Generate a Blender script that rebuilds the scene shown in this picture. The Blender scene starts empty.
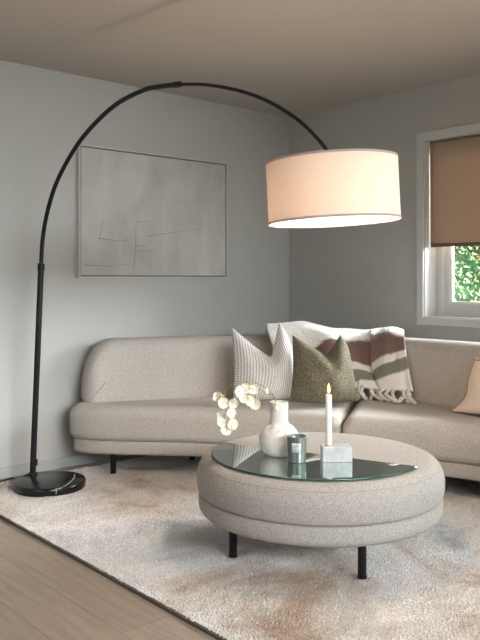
import bpy, bmesh, math, random
import numpy as np
from mathutils import Vector, Matrix
random.seed(4); rng = np.random.default_rng(7)
S = bpy.context.scene
COL = S.collection

# ------------------------------------------------------------------ camera, world, lights, exposure
TH = math.radians(48.75); CS, SN = math.cos(TH), math.sin(TH)
F, CX, HZ, CAMH = 760.0, 240.0, 279.0, 1.145
CEIL = 2.40; YB = 4.18; XR = 4.173; XL = -3.0; YF = -2.8
RT = 0.015                                             # top of the rug pile's backing

cam = bpy.data.cameras.new('camera'); co = bpy.data.objects.new('camera', cam); COL.objects.link(co)
cam.sensor_width = 36; cam.lens = F * 36 / 640; cam.shift_y = (HZ - 320) / 640
co.location = (0, 0, CAMH); co.rotation_euler = (math.pi / 2, 0, TH - math.pi / 2)
cam.clip_start = .05
S.camera = co

S.view_settings.view_transform = 'Standard'; S.view_settings.look = 'None'
S.view_settings.gamma = 1; S.view_settings.use_curve_mapping = False
S.view_settings.exposure = -0.1

w = bpy.data.worlds.new('world'); S.world = w; w.use_nodes = True
nt = w.node_tree; bg = nt.nodes['Background']; bg.inputs[1].default_value = 1.0
tc = nt.nodes.new('ShaderNodeTexCoord'); sx = nt.nodes.new('ShaderNodeSeparateXYZ'); rp = nt.nodes.new('ShaderNodeValToRGB')
nt.links.new(tc.outputs['Generated'], sx.inputs[0]); nt.links.new(sx.outputs[2], rp.inputs[0]); nt.links.new(rp.outputs[0], bg.inputs[0])
for e_, (p_, c_) in zip(rp.color_ramp.elements, ((0, (.10, .11, .09, 1)), (.12, (.80, .88, 1, 1)))): e_.position = p_; e_.color = c_

def area(name, loc, target, sx, sy, power, color, spread=180):
    l = bpy.data.lights.new(name, 'AREA'); l.shape = 'RECTANGLE'; l.size = sx; l.size_y = sy
    l.energy = power; l.color = color; l.spread = math.radians(spread)
    o = bpy.data.objects.new(name, l); COL.objects.link(o); o.location = loc
    o.rotation_euler = (Vector(target) - Vector(loc)).to_track_quat('-Z', 'Y').to_euler()
    return o
# daylight standing in the window openings; the last one is an added fill
area('daylight_side_window', (XR + 1.5, 1.5, 1.95), (2.6, 3.4, .4), 3.4, 1.1, 500, (.92, .96, 1), 130)
area('daylight_near_window', (XR - .03, -.4, 1.6), (2.0, 3.2, .3), 1.6, 1.0, 14, (.90, .96, 1), 92)
area('daylight_rear_window', (1.2, YF + .05, 1.95), (1.5, 3.6, .1), 3.0, .6, 33, (.88, .95, 1), 52)
area('fill_light_left', (XL + .05, 1.0, 1.7), (3.9, 2.6, .2), 2.0, .9, 6, (.97, .98, 1), 70)  # added fill at an unseen left opening, lifts the lower right wall
sl = bpy.data.lights.new('sun', 'SUN'); sl.energy = 14; sl.angle = .02; sl.color = (1, .95, .86)
so = bpy.data.objects.new('sun', sl); COL.objects.link(so); so.rotation_euler = Vector((.45, .12, -1)).to_track_quat('-Z', 'Y').to_euler()

# ------------------------------------------------------------------ helpers
def W(cx, d, z): return Vector((cx * SN + d * CS, -cx * CS + d * SN, z))
def P(px, py, d): return W((px - CX) / F * d, d, CAMH + (HZ - py) / F * d)
def PZ(px, d, z): return W((px - CX) / F * d, d, z)
def lin(r, g, b):
    f = lambda c: ((c / 255 + .055) / 1.055) ** 2.4 if c > 10 else c / 255 / 12.92
    return (f(r), f(g), f(b), 1)

class MB:
    def __init__(s): s.v = []; s.f = []; s.uv = []
    def add(s, vs, fs):
        b = len(s.v); s.v += [tuple(v) for v in vs]; s.f += [tuple(i + b for i in f) for f in fs]; return s
    def box(s, lo, hi):
        x0, y0, z0 = lo; x1, y1, z1 = hi
        return s.add([(x0,y0,z0),(x1,y0,z0),(x1,y1,z0),(x0,y1,z0),(x0,y0,z1),(x1,y0,z1),(x1,y1,z1),(x0,y1,z1)],
            [(3,2,1,0),(4,5,6,7),(0,1,5,4),(1,2,6,5),(2,3,7,6),(3,0,4,7)])
    def lathe(s, prof, c=(0, 0), seg=64, closed=False, cap=True):
        n = len(prof); vs = []
        for k in range(seg):
            a = 2 * math.pi * k / seg
            for r, z in prof: vs.append((c[0] + r * math.cos(a), c[1] + r * math.sin(a), z))
        fs = []
        for k in range(seg):
            k2 = (k + 1) % seg
            for i in range(n if closed else n - 1):
                i2 = (i + 1) % n
                fs.append((k*n+i, k2*n+i, k2*n+i2, k*n+i2))
        if cap and not closed:
            if prof[0][0] > 1e-6: fs.append(tuple(k*n for k in reversed(range(seg))))
            if prof[-1][0] > 1e-6: fs.append(tuple(k*n+n-1 for k in range(seg)))
        return s.add(vs, fs)
    def tube(s, pts, rad, seg=10, cap=True):
        pts = [Vector(p) for p in pts]; n = len(pts)
        if not hasattr(rad, '__len__'): rad = [rad] * n
        t0 = (pts[1] - pts[0]).normalized(); nrm = t0.orthogonal().normalized(); vs = []
        for i, p in enumerate(pts):
            t = (pts[min(i+1, n-1)] - pts[max(i-1, 0)]).normalized()
            nrm = (nrm - t * nrm.dot(t)).normalized(); b = t.cross(nrm)
            for k in range(seg):
                a = 2 * math.pi * k / seg
                vs.append(p + (nrm * math.cos(a) + b * math.sin(a)) * rad[i])
        fs = [(i*seg+k, i*seg+(k+1)%seg, (i+1)*seg+(k+1)%seg, (i+1)*seg+k) for i in range(n-1) for k in range(seg)]
        if cap: fs += [tuple(reversed(range(seg))), tuple((n-1)*seg+k for k in range(seg))]
        return s.add(vs, fs)
    def grid(s, G):
        m = len(G); n = len(G[0])
        return s.add([p for r in G for p in r], [(i*n+j, i*n+j+1, (i+1)*n+j+1, (i+1)*n+j) for i in range(m-1) for j in range(n-1)])
    def slab(s, poly, rings):
        """rings: (inset, z) list bottom to top over a plan polygon"""
        n = len(poly); q = [Vector((p[0], p[1])) for p in poly]
        if sum(q[i].x*q[(i+1)%n].y - q[(i+1)%n].x*q[i].y for i in range(n)) < 0: q.reverse()
        nr = []
        for i in range(n):
            t = (q[(i+1)%n] - q[i-1]).normalized(); nr.append(Vector((-t.y, t.x)))
        Q = np.array([(p.x, p.y) for p in q]); NR = np.array([(p.x, p.y) for p in nr]); Q2 = np.roll(Q, -1, 0); E = Q2-Q; EL = (E**2).sum(1)
        vs = []
        for o, z in rings:
            R = Q + NR*o
            if o > .004:                                # repair the loops an inset makes at tight corners
                t = np.clip(((R[:, None]-Q[None])*E[None]).sum(2)/EL, 0, 1)
                dd = np.sqrt((((Q[None]+t[..., None]*E[None]) - R[:, None])**2).sum(2)).min(1); good = np.where(dd > o*.985)[0]
                if 0 < good.size < n:
                    k = np.arange(n); gx = np.concatenate([good-n, good, good+n])
                    R = np.stack([np.interp(k, gx, np.tile(R[good, a], 3)) for a in (0, 1)], 1)
            vs += [(x, y, z) for x, y in R]
        fs = [(r*n+i, r*n+(i+1)%n, (r+1)*n+(i+1)%n, (r+1)*n+i) for r in range(len(rings)-1) for i in range(n)]
        fs += [tuple(reversed(range(n))), tuple((len(rings)-1)*n+i for i in range(n))]
        return s.add(vs, fs)
    def build(s, name, mat, parent=None, smooth=True, uv=None, bevel=0, solid=0, subd=0, angle=None, weld=False):
        me = bpy.data.meshes.new(name)
        off = Vector((0, 0, 0)) if parent is None else ROOTPOS.get(parent.name, Vector((0, 0, 0)))
        me.from_pydata([tuple(Vector(v) - off) for v in s.v], [], s.f)
        if weld:
            bm = bmesh.new(); bm.from_mesh(me); bmesh.ops.remove_doubles(bm, verts=bm.verts, dist=1e-5)
            bmesh.ops.recalc_face_normals(bm, faces=bm.faces); bm.to_mesh(me); bm.free()
        for p in me.polygons: p.use_smooth = smooth
        if uv is not None:
            l = me.uv_layers.new(name='UVMap')
            for lp in me.loops: l.data[lp.index].uv = uv[lp.vertex_index]
        me.materials.append(mat)
        if smooth and angle: me.set_sharp_from_angle(angle=math.radians(angle))
        o = bpy.data.objects.new(name, me); COL.objects.link(o)
        if parent is not None: o.parent = parent; ROOTPOS[o.name] = off
        if solid:
            m = o.modifiers.new('solid', 'SOLIDIFY'); m.thickness = solid; m.offset = 0
        if bevel:
            m = o.modifiers.new('bevel', 'BEVEL'); m.width = bevel; m.segments = 3; m.limit_method = 'ANGLE'
        if subd:
            m = o.modifiers.new('sub', 'SUBSURF'); m.levels = subd; m.render_levels = subd
        return o
ROOTPOS = {}

def tag(o, label=None, cat=None, group=None, kind=None):
    if label: o['label'] = label
    if cat: o['category'] = cat
    if group: o['group'] = group
    if kind: o['kind'] = kind
    return o
def thing(name, label, cat, loc, group=None):
    o = bpy.data.objects.new(name, None); COL.objects.link(o); o.location = loc
    o.empty_display_size = .1; ROOTPOS[o.name] = Vector(loc)
    return tag(o, label, cat, group)
def struct(o): o['kind'] = 'structure'; return o

def catmull(pts, n):
    """resample a polyline of tuples smoothly to n points"""
    A = np.array([tuple(p) for p in pts], float); m = len(A)
    E = np.vstack([2*A[0]-A[1], A, 2*A[-1]-A[-2]])
    seg = np.linalg.norm(np.diff(A, axis=0), axis=1)**.5; cum = np.concatenate([[0], np.cumsum(seg)]); out = []
    for t in np.linspace(0, cum[-1], n):
        i = min(np.searchsorted(cum, t, 'right') - 1, m - 2); u = (t - cum[i]) / (cum[i+1] - cum[i])
        p0, p1, p2, p3 = E[i], E[i+1], E[i+2], E[i+3]
        out.append(.5*((2*p1)+(-p0+p2)*u+(2*p0-5*p1+4*p2-p3)*u*u+(-p0+3*p1-3*p2+p3)*u**3))
    return np.array(out)
def resample_closed(A, step):
    A = np.array(A); B = np.vstack([A, A[:1]]); L = np.concatenate([[0], np.cumsum(np.linalg.norm(np.diff(B, axis=0), axis=1))])
    t = np.linspace(0, L[-1], int(L[-1]/step), endpoint=False)
    return np.stack([np.interp(t, L, B[:, k]) for k in range(A.shape[1])], 1)
def relax(A, it):
    for _ in range(it): A = A*.5 + (np.roll(A, 1, 0) + np.roll(A, -1, 0))*.25
    return A
def arcs(r, z0, z1, zr_top, n=6):
    """inset/height rings for a slab with rounded lower (r) and upper (zr_top) edges"""
    R = [(r*(1-math.sin(a)), z0 + r*(1-math.cos(a))) for a in np.linspace(0, math.pi/2, n)]
    R += [(zr_top*(1-math.cos(a)), z1 - zr_top*(1-math.sin(a))) for a in np.linspace(0, math.pi/2, n+2)]
    return R

# ------------------------------------------------------------------ materials
def new(name):
    m = bpy.data.materials.new(name); m.use_nodes = True; nt = m.node_tree
    return m, nt, nt.nodes['Principled BSDF']
def nd(nt, t, **k):
    n = nt.nodes.new(t)
    for a, b in k.items():
        if a in n.inputs: n.inputs[a].default_value = b
        else: setattr(n, a, b)
    return n
def ramp(nt, stops, fac):
    r = nt.nodes.new('ShaderNodeValToRGB'); e = r.color_ramp.elements
    while len(e) < len(stops): e.new(.5)
    for k, (p, c) in enumerate(stops): e[k].position = p; e[k].color = c
    nt.links.new(fac, r.inputs[0]); return r.outputs[0]
def coords(nt, kind='Object', scale=(1, 1, 1)):
    c = nt.nodes.new('ShaderNodeTexCoord'); mp = nt.nodes.new('ShaderNodeMapping'); mp.inputs['Scale'].default_value = scale
    nt.links.new(c.outputs[kind], mp.inputs[0]); return mp.outputs[0]
def bump(nt, b, h, strength=.3, dist=.002):
    n = nd(nt, 'ShaderNodeBump', Strength=strength, Distance=dist); nt.links.new(h, n.inputs['Height']); nt.links.new(n.outputs[0], b.inputs['Normal'])
def plain(name, c, rough=.6, metal=0, spec=.5, noise=0, nscale=8, bmp=0, bscale=60):
    m, nt, b = new(name); b.inputs['Roughness'].default_value = rough; b.inputs['Metallic'].default_value = metal
    b.inputs['Specular IOR Level'].default_value = spec
    v = coords(nt)
    n = nd(nt, 'ShaderNodeTexNoise', Scale=nscale, Detail=5.0); nt.links.new(v, n.inputs['Vector'])
    lo = tuple(x*(1-noise) for x in c[:3])+(1,); hi = tuple(min(1, x*(1+noise)) for x in c[:3])+(1,)
    nt.links.new(ramp(nt, [(.3, lo), (.7, hi)], n.outputs[0]), b.inputs['Base Color'])
    if bmp:
        n2 = nd(nt, 'ShaderNodeTexNoise', Scale=bscale, Detail=3.0); nt.links.new(v, n2.inputs['Vector']); bump(nt, b, n2.outputs[0], bmp, .002)
    return m
def fabric(name, c, c2, scale=230, bmp=.5, dist=.003, sheen=.06):
    m, nt, b = new(name); b.inputs['Roughness'].default_value = .95; b.inputs['Specular IOR Level'].default_value = .15
    b.inputs['Sheen Weight'].default_value = sheen; b.inputs['Sheen Roughness'].default_value = .6
    v = coords(nt)
    n = nd(nt, 'ShaderNodeTexVoronoi', Scale=scale); nt.links.new(v, n.inputs['Vector'])
    n2 = nd(nt, 'ShaderNodeTexNoise', Scale=scale*.8, Detail=3.0); nt.links.new(v, n2.inputs['Vector'])
    nt.links.new(ramp(nt, [(.3, c2), (.65, c)], n2.outputs[0]), b.inputs['Base Color'])
    bump(nt, b, n.outputs['Distance'], bmp, dist); return m

M = {}
M['wall'] = plain('wall_paint', lin(190, 189, 183), .85, noise=.015, nscale=3, bmp=.06, bscale=180)
M['wall_dark'] = plain('wall_paint_side', lin(190, 189, 183), .85, noise=.015, nscale=3, bmp=.06, bscale=180)
M['ceiling'] = plain('ceiling_paint', lin(192, 186, 179), .9, noise=.01, nscale=3)
M['trim'] = plain('white_trim', lin(212, 212, 209), .4, noise=.01)
M['skirt'] = plain('skirting_paint', lin(176, 177, 172), .5, noise=.01)
M['sofa'] = fabric('sofa_boucle', lin(199, 192, 183), lin(164, 155, 144), 240)
M['ottoman'] = fabric('ottoman_boucle', lin(184, 178, 170), lin(148, 141, 132), 250)
M['seam'] = fabric('seam_thread', lin(166, 158, 148), lin(146, 138, 128))
M['black'] = plain('black_metal', lin(22, 21, 21), .42, .3, noise=.05)
M['blackcord'] = plain('black_cord', lin(18, 18, 18), .6)
M['olive'] = fabric('olive_boucle', lin(134, 128, 106), lin(62, 58, 44), 190, .8, .004)
M['pink'] = fabric('blush_linen', lin(240, 224, 209), lin(226, 206, 188), 300, .2, .001)
M['pinkfringe'] = fabric('blush_fringe', lin(196, 160, 130), lin(170, 132, 104), 300, .5, .002)
M['chrome'] = plain('brushed_nickel', lin(160, 155, 150), .35, 1)
M['wax'] = plain('candle_wax', lin(232, 230, 224), .5, noise=.01)
M['jar'] = plain('grey_green_glass', lin(94, 102, 97), .25, noise=.04, spec=.6)
M['paper'] = plain('label_paper', lin(196, 198, 194), .7)
M['ink'] = plain('label_ink', lin(120, 124, 120), .7)
M['innerwax'] = plain('jar_wax', lin(206, 186, 150), .6)
M['wick'] = plain('wick', lin(40, 32, 26), .9)
M['stem'] = plain('stem_green', lin(128, 124, 72), .6, noise=.15, nscale=30)
M['hem'] = plain('blind_hem', lin(112, 100, 84), .8)

def vase_mat():
    m, nt, b = new('vase_ceramic'); b.inputs['Roughness'].default_value = .75
    v = coords(nt); n = nd(nt, 'ShaderNodeTexNoise', Scale=95.0, Detail=2.0); nt.links.new(v, n.inputs['Vector'])
    nt.links.new(ramp(nt, [(.28, lin(168, 152, 138)), (.36, lin(216, 211, 205))], n.outputs[0]), b.inputs['Base Color'])
    bump(nt, b, n.outputs[0], .1, .002); return m
M['vase'] = vase_mat()

def petal_mat():
    m, nt, b = new('petal'); b.inputs['Base Color'].default_value = lin(250, 242, 222); b.inputs['Roughness'].default_value = .6
    b.inputs['Subsurface Weight'].default_value = .25; b.inputs['Subsurface Radius'].default_value = (.006, .005, .003); return m
M['petal'] = petal_mat()

def concrete():
    m, nt, b = new('grey_marble'); b.inputs['Roughness'].default_value = .45
    v = coords(nt); n = nd(nt, 'ShaderNodeTexNoise', Scale=22.0, Detail=6.0, Distortion=.8); nt.links.new(v, n.inputs['Vector'])
    nt.links.new(ramp(nt, [(.3, lin(172, 174, 174)), (.5, lin(190, 191, 190)), (.7, lin(202, 202, 200))], n.outputs[0]), b.inputs['Base Color']); return m
M['block'] = concrete()

def marble():
    m, nt, b = new('black_marble'); b.inputs['Roughness'].default_value = .22
    v = coords(nt, scale=(1, 1, .4)); n = nd(nt, 'ShaderNodeTexNoise', Scale=26.0, Detail=6.0); nt.links.new(v, n.inputs['Vector'])
    nt.links.new(ramp(nt, [(.0, lin(12, 12, 12)), (.66, lin(20, 19, 19)), (.74, lin(52, 50, 47))], n.outputs[0]), b.inputs['Base Color']); return m
M['marble'] = marble()
M['vein'] = plain('marble_vein', lin(190, 186, 178), .3)

def mirror():
    m, nt, b = new('mirror_glass'); b.inputs['Base Color'].default_value = (.62, .70, .66, 1); b.inputs['Metallic'].default_value = 1
    b.inputs['Roughness'].default_value = .015; return m
M['mirror'] = mirror()
def edgeglass():
    m, nt, b = new('green_glass_edge'); b.inputs['Base Color'].default_value = lin(40, 92, 74); b.inputs['Roughness'].default_value = .08; return m
M['glassedge'] = edgeglass()

def houndstooth():
    m, nt, b = new('houndstooth_weave'); b.inputs['Roughness'].default_value = .95; b.inputs['Specular IOR Level'].default_value = .1
    c = nt.nodes.new('ShaderNodeTexCoord'); sp = nt.nodes.new('ShaderNodeSeparateXYZ'); nt.links.new(c.outputs['UV'], sp.inputs[0])
    def wav(o, k):
        a = nd(nt, 'ShaderNodeMath', operation='MULTIPLY'); nt.links.new(o, a.inputs[0]); a.inputs[1].default_value = k
        f = nd(nt, 'ShaderNodeMath', operation='FRACT'); nt.links.new(a.outputs[0], f.inputs[0])
        g = nd(nt, 'ShaderNodeMath', operation='GREATER_THAN'); nt.links.new(f.outputs[0], g.inputs[0]); g.inputs[1].default_value = .5
        return g.outputs[0]
    x, y = wav(sp.outputs[0], 24), wav(sp.outputs[1], 28)
    s = nd(nt, 'ShaderNodeMath', operation='ADD'); nt.links.new(x, s.inputs[0]); nt.links.new(y, s.inputs[1])
    h = nd(nt, 'ShaderNodeMath', operation='MULTIPLY'); nt.links.new(s.outputs[0], h.inputs[0]); h.inputs[1].default_value = .5
    nt.links.new(ramp(nt, [(0, lin(160, 153, 147)), (.5, lin(200, 195, 189)), (1, lin(236, 232, 227))], h.outputs[0]), b.inputs['Base Color'])
    bump(nt, b, h.outputs[0], .3, .002); return m
M['hound'] = houndstooth()

def shade_mat(name, col, tr, glow=0):
    m = bpy.data.materials.new(name); m.use_nodes = True; nt = m.node_tree; nt.nodes.clear()
    v = coords(nt, scale=(1, 1, 1)); n = nd(nt, 'ShaderNodeTexNoise', Scale=180.0, Detail=2.0); nt.links.new(v, n.inputs['Vector'])
    lo = tuple(x*.93 for x in col[:3])+(1,)
    c = ramp(nt, [(.35, lo), (.65, col)], n.outputs[0])
    d = nt.nodes.new('ShaderNodeBsdfDiffuse'); t = nt.nodes.new('ShaderNodeBsdfTranslucent'); mx = nt.nodes.new('ShaderNodeMixShader')
    nt.links.new(c, d.inputs[0]); nt.links.new(c, t.inputs[0]); mx.inputs[0].default_value = tr
    nt.links.new(d.outputs[0], mx.inputs[1]); nt.links.new(t.outputs[0], mx.inputs[2])
    o = nt.nodes.new('ShaderNodeOutputMaterial'); nt.links.new(mx.outputs[0], o.inputs[0]); return m
M['shade'] = shade_mat('linen_lampshade', lin(243, 218, 196), .034)
M['shadetrim'] = plain('lampshade_trim', lin(186, 166, 160), .9)
M['blind'] = shade_mat('tan_blind_linen', lin(190, 168, 146), .2)

def emit(name, col, st):
    m = bpy.data.materials.new(name); m.use_nodes = True; nt = m.node_tree; nt.nodes.clear()
    e = nd(nt, 'ShaderNodeEmission', Color=col, Strength=st); o = nt.nodes.new('ShaderNodeOutputMaterial'); nt.links.new(e.outputs[0], o.inputs[0]); return m
M['bulb'] = emit('warm_bulb', (1, .75, .55, 1), 1150)
M['flame'] = emit('flame', (1, .50, .13, 1), 8)
M['flamecore'] = emit('flame_core', (1, .86, .5, 1), 14)

def glass():
    m = bpy.data.materials.new('window_glass'); m.use_nodes = True; nt = m.node_tree; nt.nodes.clear()
    t = nt.nodes.new('ShaderNodeBsdfTransparent'); g = nd(nt, 'ShaderNodeBsdfGlossy', Roughness=.02); fr = nd(nt, 'ShaderNodeFresnel', IOR=1.3)
    mx = nt.nodes.new('ShaderNodeMixShader'); nt.links.new(fr.outputs[0], mx.inputs[0]); nt.links.new(t.outputs[0], mx.inputs[1]); nt.links.new(g.outputs[0], mx.inputs[2])
    o = nt.nodes.new('ShaderNodeOutputMaterial'); nt.links.new(mx.outputs[0], o.inputs[0]); return m
M['glass'] = glass()

def oak():
    m, nt, b = new('oak_planks'); b.inputs['Roughness'].default_value = .45
    v = coords(nt, scale=(1, 1, 1))
    rot = nt.nodes.new('ShaderNodeMapping'); rot.inputs['Rotation'].default_value = (0, 0, math.pi/2); nt.links.new(v, rot.inputs[0])
    br = nd(nt, 'ShaderNodeTexBrick', Scale=1.0); br.inputs['Brick Width'].default_value = 2.1; br.inputs['Row Height'].default_value = .19
    br.inputs['Mortar Size'].default_value = .0012; br.inputs['Color1'].default_value = lin(172, 156, 140); br.inputs['Color2'].default_value = lin(161, 143, 126)
    br.inputs['Mortar'].default_value = lin(126, 104, 86); br.offset = .37
    nt.links.new(rot.outputs[0], br.inputs['Vector'])
    st = nt.nodes.new('ShaderNodeMapping'); st.inputs['Scale'].default_value = (16, 1.1, 1); nt.links.new(v, st.inputs[0])
    n = nd(nt, 'ShaderNodeTexNoise', Scale=3.0, Detail=8.0, Distortion=.6); nt.links.new(st.outputs[0], n.inputs['Vector'])
    g = ramp(nt, [(.35, (.82, .8, .78, 1)), (.65, (1.05, 1.05, 1.05, 1))], n.outputs[0])
    mx = nd(nt, 'ShaderNodeMix', data_type='RGBA', blend_type='MULTIPLY'); mx.inputs[0].default_value = .8
    nt.links.new(br.outputs[0], mx.inputs[6]); nt.links.new(g, mx.inputs[7]); nt.links.new(mx.outputs[2], b.inputs['Base Color'])
    return m
M['oak'] = oak()

def rugmat():
    m, nt, b = new('shaggy_rug'); b.inputs['Roughness'].default_value = .9; b.inputs['Specular IOR Level'].default_value = .2
    b.inputs['Sheen Weight'].default_value = .3
    v = coords(nt)
    n = nd(nt, 'ShaderNodeTexNoise', Scale=1.7, Detail=7.0, Roughness=.65, Distortion=.6); nt.links.new(v, n.inputs['Vector'])
    c = ramp(nt, [(.34, lin(186, 158, 132)), (.43, lin(222, 209, 195)), (.54, lin(244, 239, 233)), (.60, lin(232, 228, 224)), (.68, lin(186, 184, 184))], n.outputs[0])
    n2 = nd(nt, 'ShaderNodeTexNoise', Scale=90.0, Detail=2.0); nt.links.new(v, n2.inputs['Vector'])
    g = ramp(nt, [(.35, (.8, .79, .78, 1)), (.65, (1.08, 1.08, 1.08, 1))], n2.outputs[0])
    mx = nd(nt, 'ShaderNodeMix', data_type='RGBA', blend_type='MULTIPLY'); mx.inputs[0].default_value = 1
    nt.links.new(c, mx.inputs[6]); nt.links.new(g, mx.inputs[7]); nt.links.new(mx.outputs[2], b.inputs['Base Color'])
    return m
M['rug'] = rugmat()
M['rugedge'] = fabric('rug_binding', lin(96, 90, 82), lin(74, 70, 64), 200)

def throwmat():
    m, nt, b = new('mohair_stripes'); b.inputs['Roughness'].default_value = 1; b.inputs['Specular IOR Level'].default_value = .05
    b.inputs['Sheen Weight'].default_value = .6; b.inputs['Sheen Roughness'].default_value = .5
    c = nt.nodes.new('ShaderNodeTexCoord'); sp = nt.nodes.new('ShaderNodeSeparateXYZ'); nt.links.new(c.outputs['UV'], sp.inputs[0])
    n = nd(nt, 'ShaderNodeTexNoise', Scale=70.0, Detail=4.0); nt.links.new(c.outputs['Object'], n.inputs['Vector'])
    ad = nd(nt, 'ShaderNodeMath', operation='MULTIPLY_ADD'); nt.links.new(n.outputs[0], ad.inputs[0]); ad.inputs[1].default_value = .035; nt.links.new(sp.outputs[1], ad.inputs[2])
    wh, brn, ol = lin(232, 226, 216), lin(124, 98, 88), lin(128, 126, 112)
    rp = ramp(nt, [(0, wh), (.30, wh), (.325, brn), (.535, brn), (.56, wh), (.635, wh), (.655, ol), (.765, ol), (.79, wh), (1, wh)], ad.outputs[0])
    nt.links.new(rp, b.inputs['Base Color']); bump(nt, b, n.outputs[0], .6, .006); return m
M['throw'] = throwmat()
M['tassel'] = fabric('mohair_white', lin(234, 228, 218), lin(216, 208, 196), 160, .7, .004, .6)

def artmat():
    m, nt, b = new('abstract_canvas'); b.inputs['Roughness'].default_value = .8
    v = coords(nt, scale=(1.0, 1.0, .55)); n = nd(nt, 'ShaderNodeTexNoise', Scale=4.0, Detail=8.0, Roughness=.6, Distortion=.4); nt.links.new(v, n.inputs['Vector'])
    nt.links.new(ramp(nt, [(.3, lin(178, 174, 166)), (.5, lin(194, 190, 182)), (.68, lin(206, 203, 196))], n.outputs[0]), b.inputs['Base Color'])
    bump(nt, b, n.outputs[0], .25, .01); return m
M['art'] = artmat()
M['frame'] = plain('champagne_frame', lin(202, 199, 193), .45, 0, noise=.03)
M['frameline'] = plain('frame_shadow_gap', lin(62, 60, 58), .6)
M['scratch'] = plain('graphite', lin(120, 116, 110), .8)

# ------------------------------------------------------------------ room shell
struct(MB().box((XL-.15, YF-.15, -.1), (XR+.3, YB+.15, 0)).build('floor', M['oak'], smooth=False))
struct(MB().box((XL-.15, YF-.15, CEIL), (XR+.3, YB+.15, CEIL+.1)).build('ceiling', M['ceiling'], smooth=False))
struct(MB().box((XL-.15, YB, 0), (XR+.3, YB+.15, CEIL)).build('wall_back', M['wall'], smooth=False))
WY0, WY1, WZ0, WZ1 = 1.55, 2.935, .895, 2.05            # reveal of the visible window
NY0, NY1, NZ0, NZ1 = -1.3, .5, .75, 2.1                 # a second window nearer the camera
TW = .22
mb = MB()
mb.box((XR, YF, 0), (XR+TW, NY0, CEIL)); mb.box((XR, NY0, 0), (XR+TW, NY1, NZ0)); mb.box((XR, NY0, NZ1), (XR+TW, NY1, CEIL))
mb.box((XR, NY1, 0), (XR+TW, WY0, CEIL)); mb.box((XR, WY0, 0), (XR+TW, WY1, WZ0)); mb.box((XR, WY0, WZ1), (XR+TW, WY1, CEIL))
mb.box((XR, WY1, 0), (XR+TW, YB, CEIL))
struct(mb.build('wall_right', M['wall_dark'], smooth=False))
mb = MB(); mb.box((XL-.15, YF-.15, 0), (-.4, YF, CEIL)); mb.box((3.4, YF-.15, 0), (XR+.3, YF, CEIL)); mb.box((-.4, YF-.15, 2.15), (3.4, YF, CEIL)); mb.box((-.4, YF-.15, 0), (3.4, YF, .4))
struct(mb.build('wall_front', M['wall'], smooth=False))
mb = MB(); mb.box((XL-.15, YF, 0), (XL, -.1, CEIL)); mb.box((XL-.15, 2.1, 0), (XL, YB, CEIL)); mb.box((XL-.15, -.1, 2.15), (XL, 2.1, CEIL))  # unseen opening added on this side to let light onto the right wall
struct(mb.build('wall_left', M['wall'], smooth=False))
struct(MB().box((XL, YB-.014, 0), (XR, YB, .062)).build('baseboard_back', M['skirt'], smooth=False, bevel=.004))
struct(MB().box((XR-.014, YF, 0), (XR, YB-.014, .062)).build('baseboard_right', M['skirt'], smooth=False, bevel=.004))

def frame_boxes(mb, x0, x1, y0, y1, z0, z1, w):
    mb.box((x0, y0, z0), (x1, y0+w, z1)); mb.box((x0, y1-w, z0), (x1, y1, z1))
    mb.box((x0, y0+w, z0), (x1, y1-w, z0+w)); mb.box((x0, y0+w, z1-w), (x1, y1-w, z1)); return mb
def window(name, y0, y1, z0, z1, trimname):
    r = bpy.data.objects.new(name, None); COL.objects.link(r); r.location = (XR, (y0+y1)/2, z0); ROOTPOS[r.name] = Vector(r.location); struct(r)
    tw = .05
    frame_boxes(MB(), XR-.016, XR+.002, y0-tw, y1+tw, z0-tw, z1+tw, tw).build('casing', M['trim'], r, False, bevel=.003)
    frame_boxes(MB(), XR, XR+.135, y0, y1, z0, z1, .006).build('reveal_lining', M['trim'], r, False)
    frame_boxes(MB(), XR+.125, XR+.2, y0+.004, y1-.004, z0+.004, z1-.004, .055).build('outer_frame', M['trim'], r, False, bevel=.005)
    sa = frame_boxes(MB(), XR+.14, XR+.19, y0+.05, y1-.05, z0+.045, z1-.045, .048).build('sash', M['trim'], r, False, bevel=.005)
    frame_boxes(MB(), XR+.150, XR+.185, y0+.09, y1-.09, z0+.085, z1-.085, .018).build('glazing_bead', M['trim'], sa, False, bevel=.004)
    MB().box((XR+.166, y0+.1, z0+.094), (XR+.17, y1-.1, z1-.094)).build('pane', M['glass'], sa, False)
    return r
window('window_1', WY0, WY1, WZ0, WZ1, 'trim_1')
window('window_2', NY0, NY1, NZ0, NZ1, 'trim_2')

# roller blind in the visible window
bl = thing('roller_blind', 'tan linen roller blind pulled two thirds down in the white window', 'blind', (XR+.05, (WY0+WY1)/2, WZ1-.05))
G = []
for z in np.linspace(1.372, WZ1-.012, 30):
    G.append([(XR+.048 + .004*math.sin(y*9+z*4)*(1-(z-1.37)), y, z) for y in np.linspace(WY0+.012, WY1-.012, 40)])
MB().grid(G).build('blind_fabric', M['blind'], bl, solid=.0012)
MB().box((XR+.042, WY0+.02, 1.352), (XR+.054, WY1-.02, 1.374)).build('bottom_bar', M['hem'], bl, False, bevel=.003)
tb = MB(); tb.tube([(XR+.075, WY0+.012, WZ1-.03), (XR+.075, WY1-.012, WZ1-.03)], .021, 16); tb.build('roller_tube', M['hem'], bl, angle=40)

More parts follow.
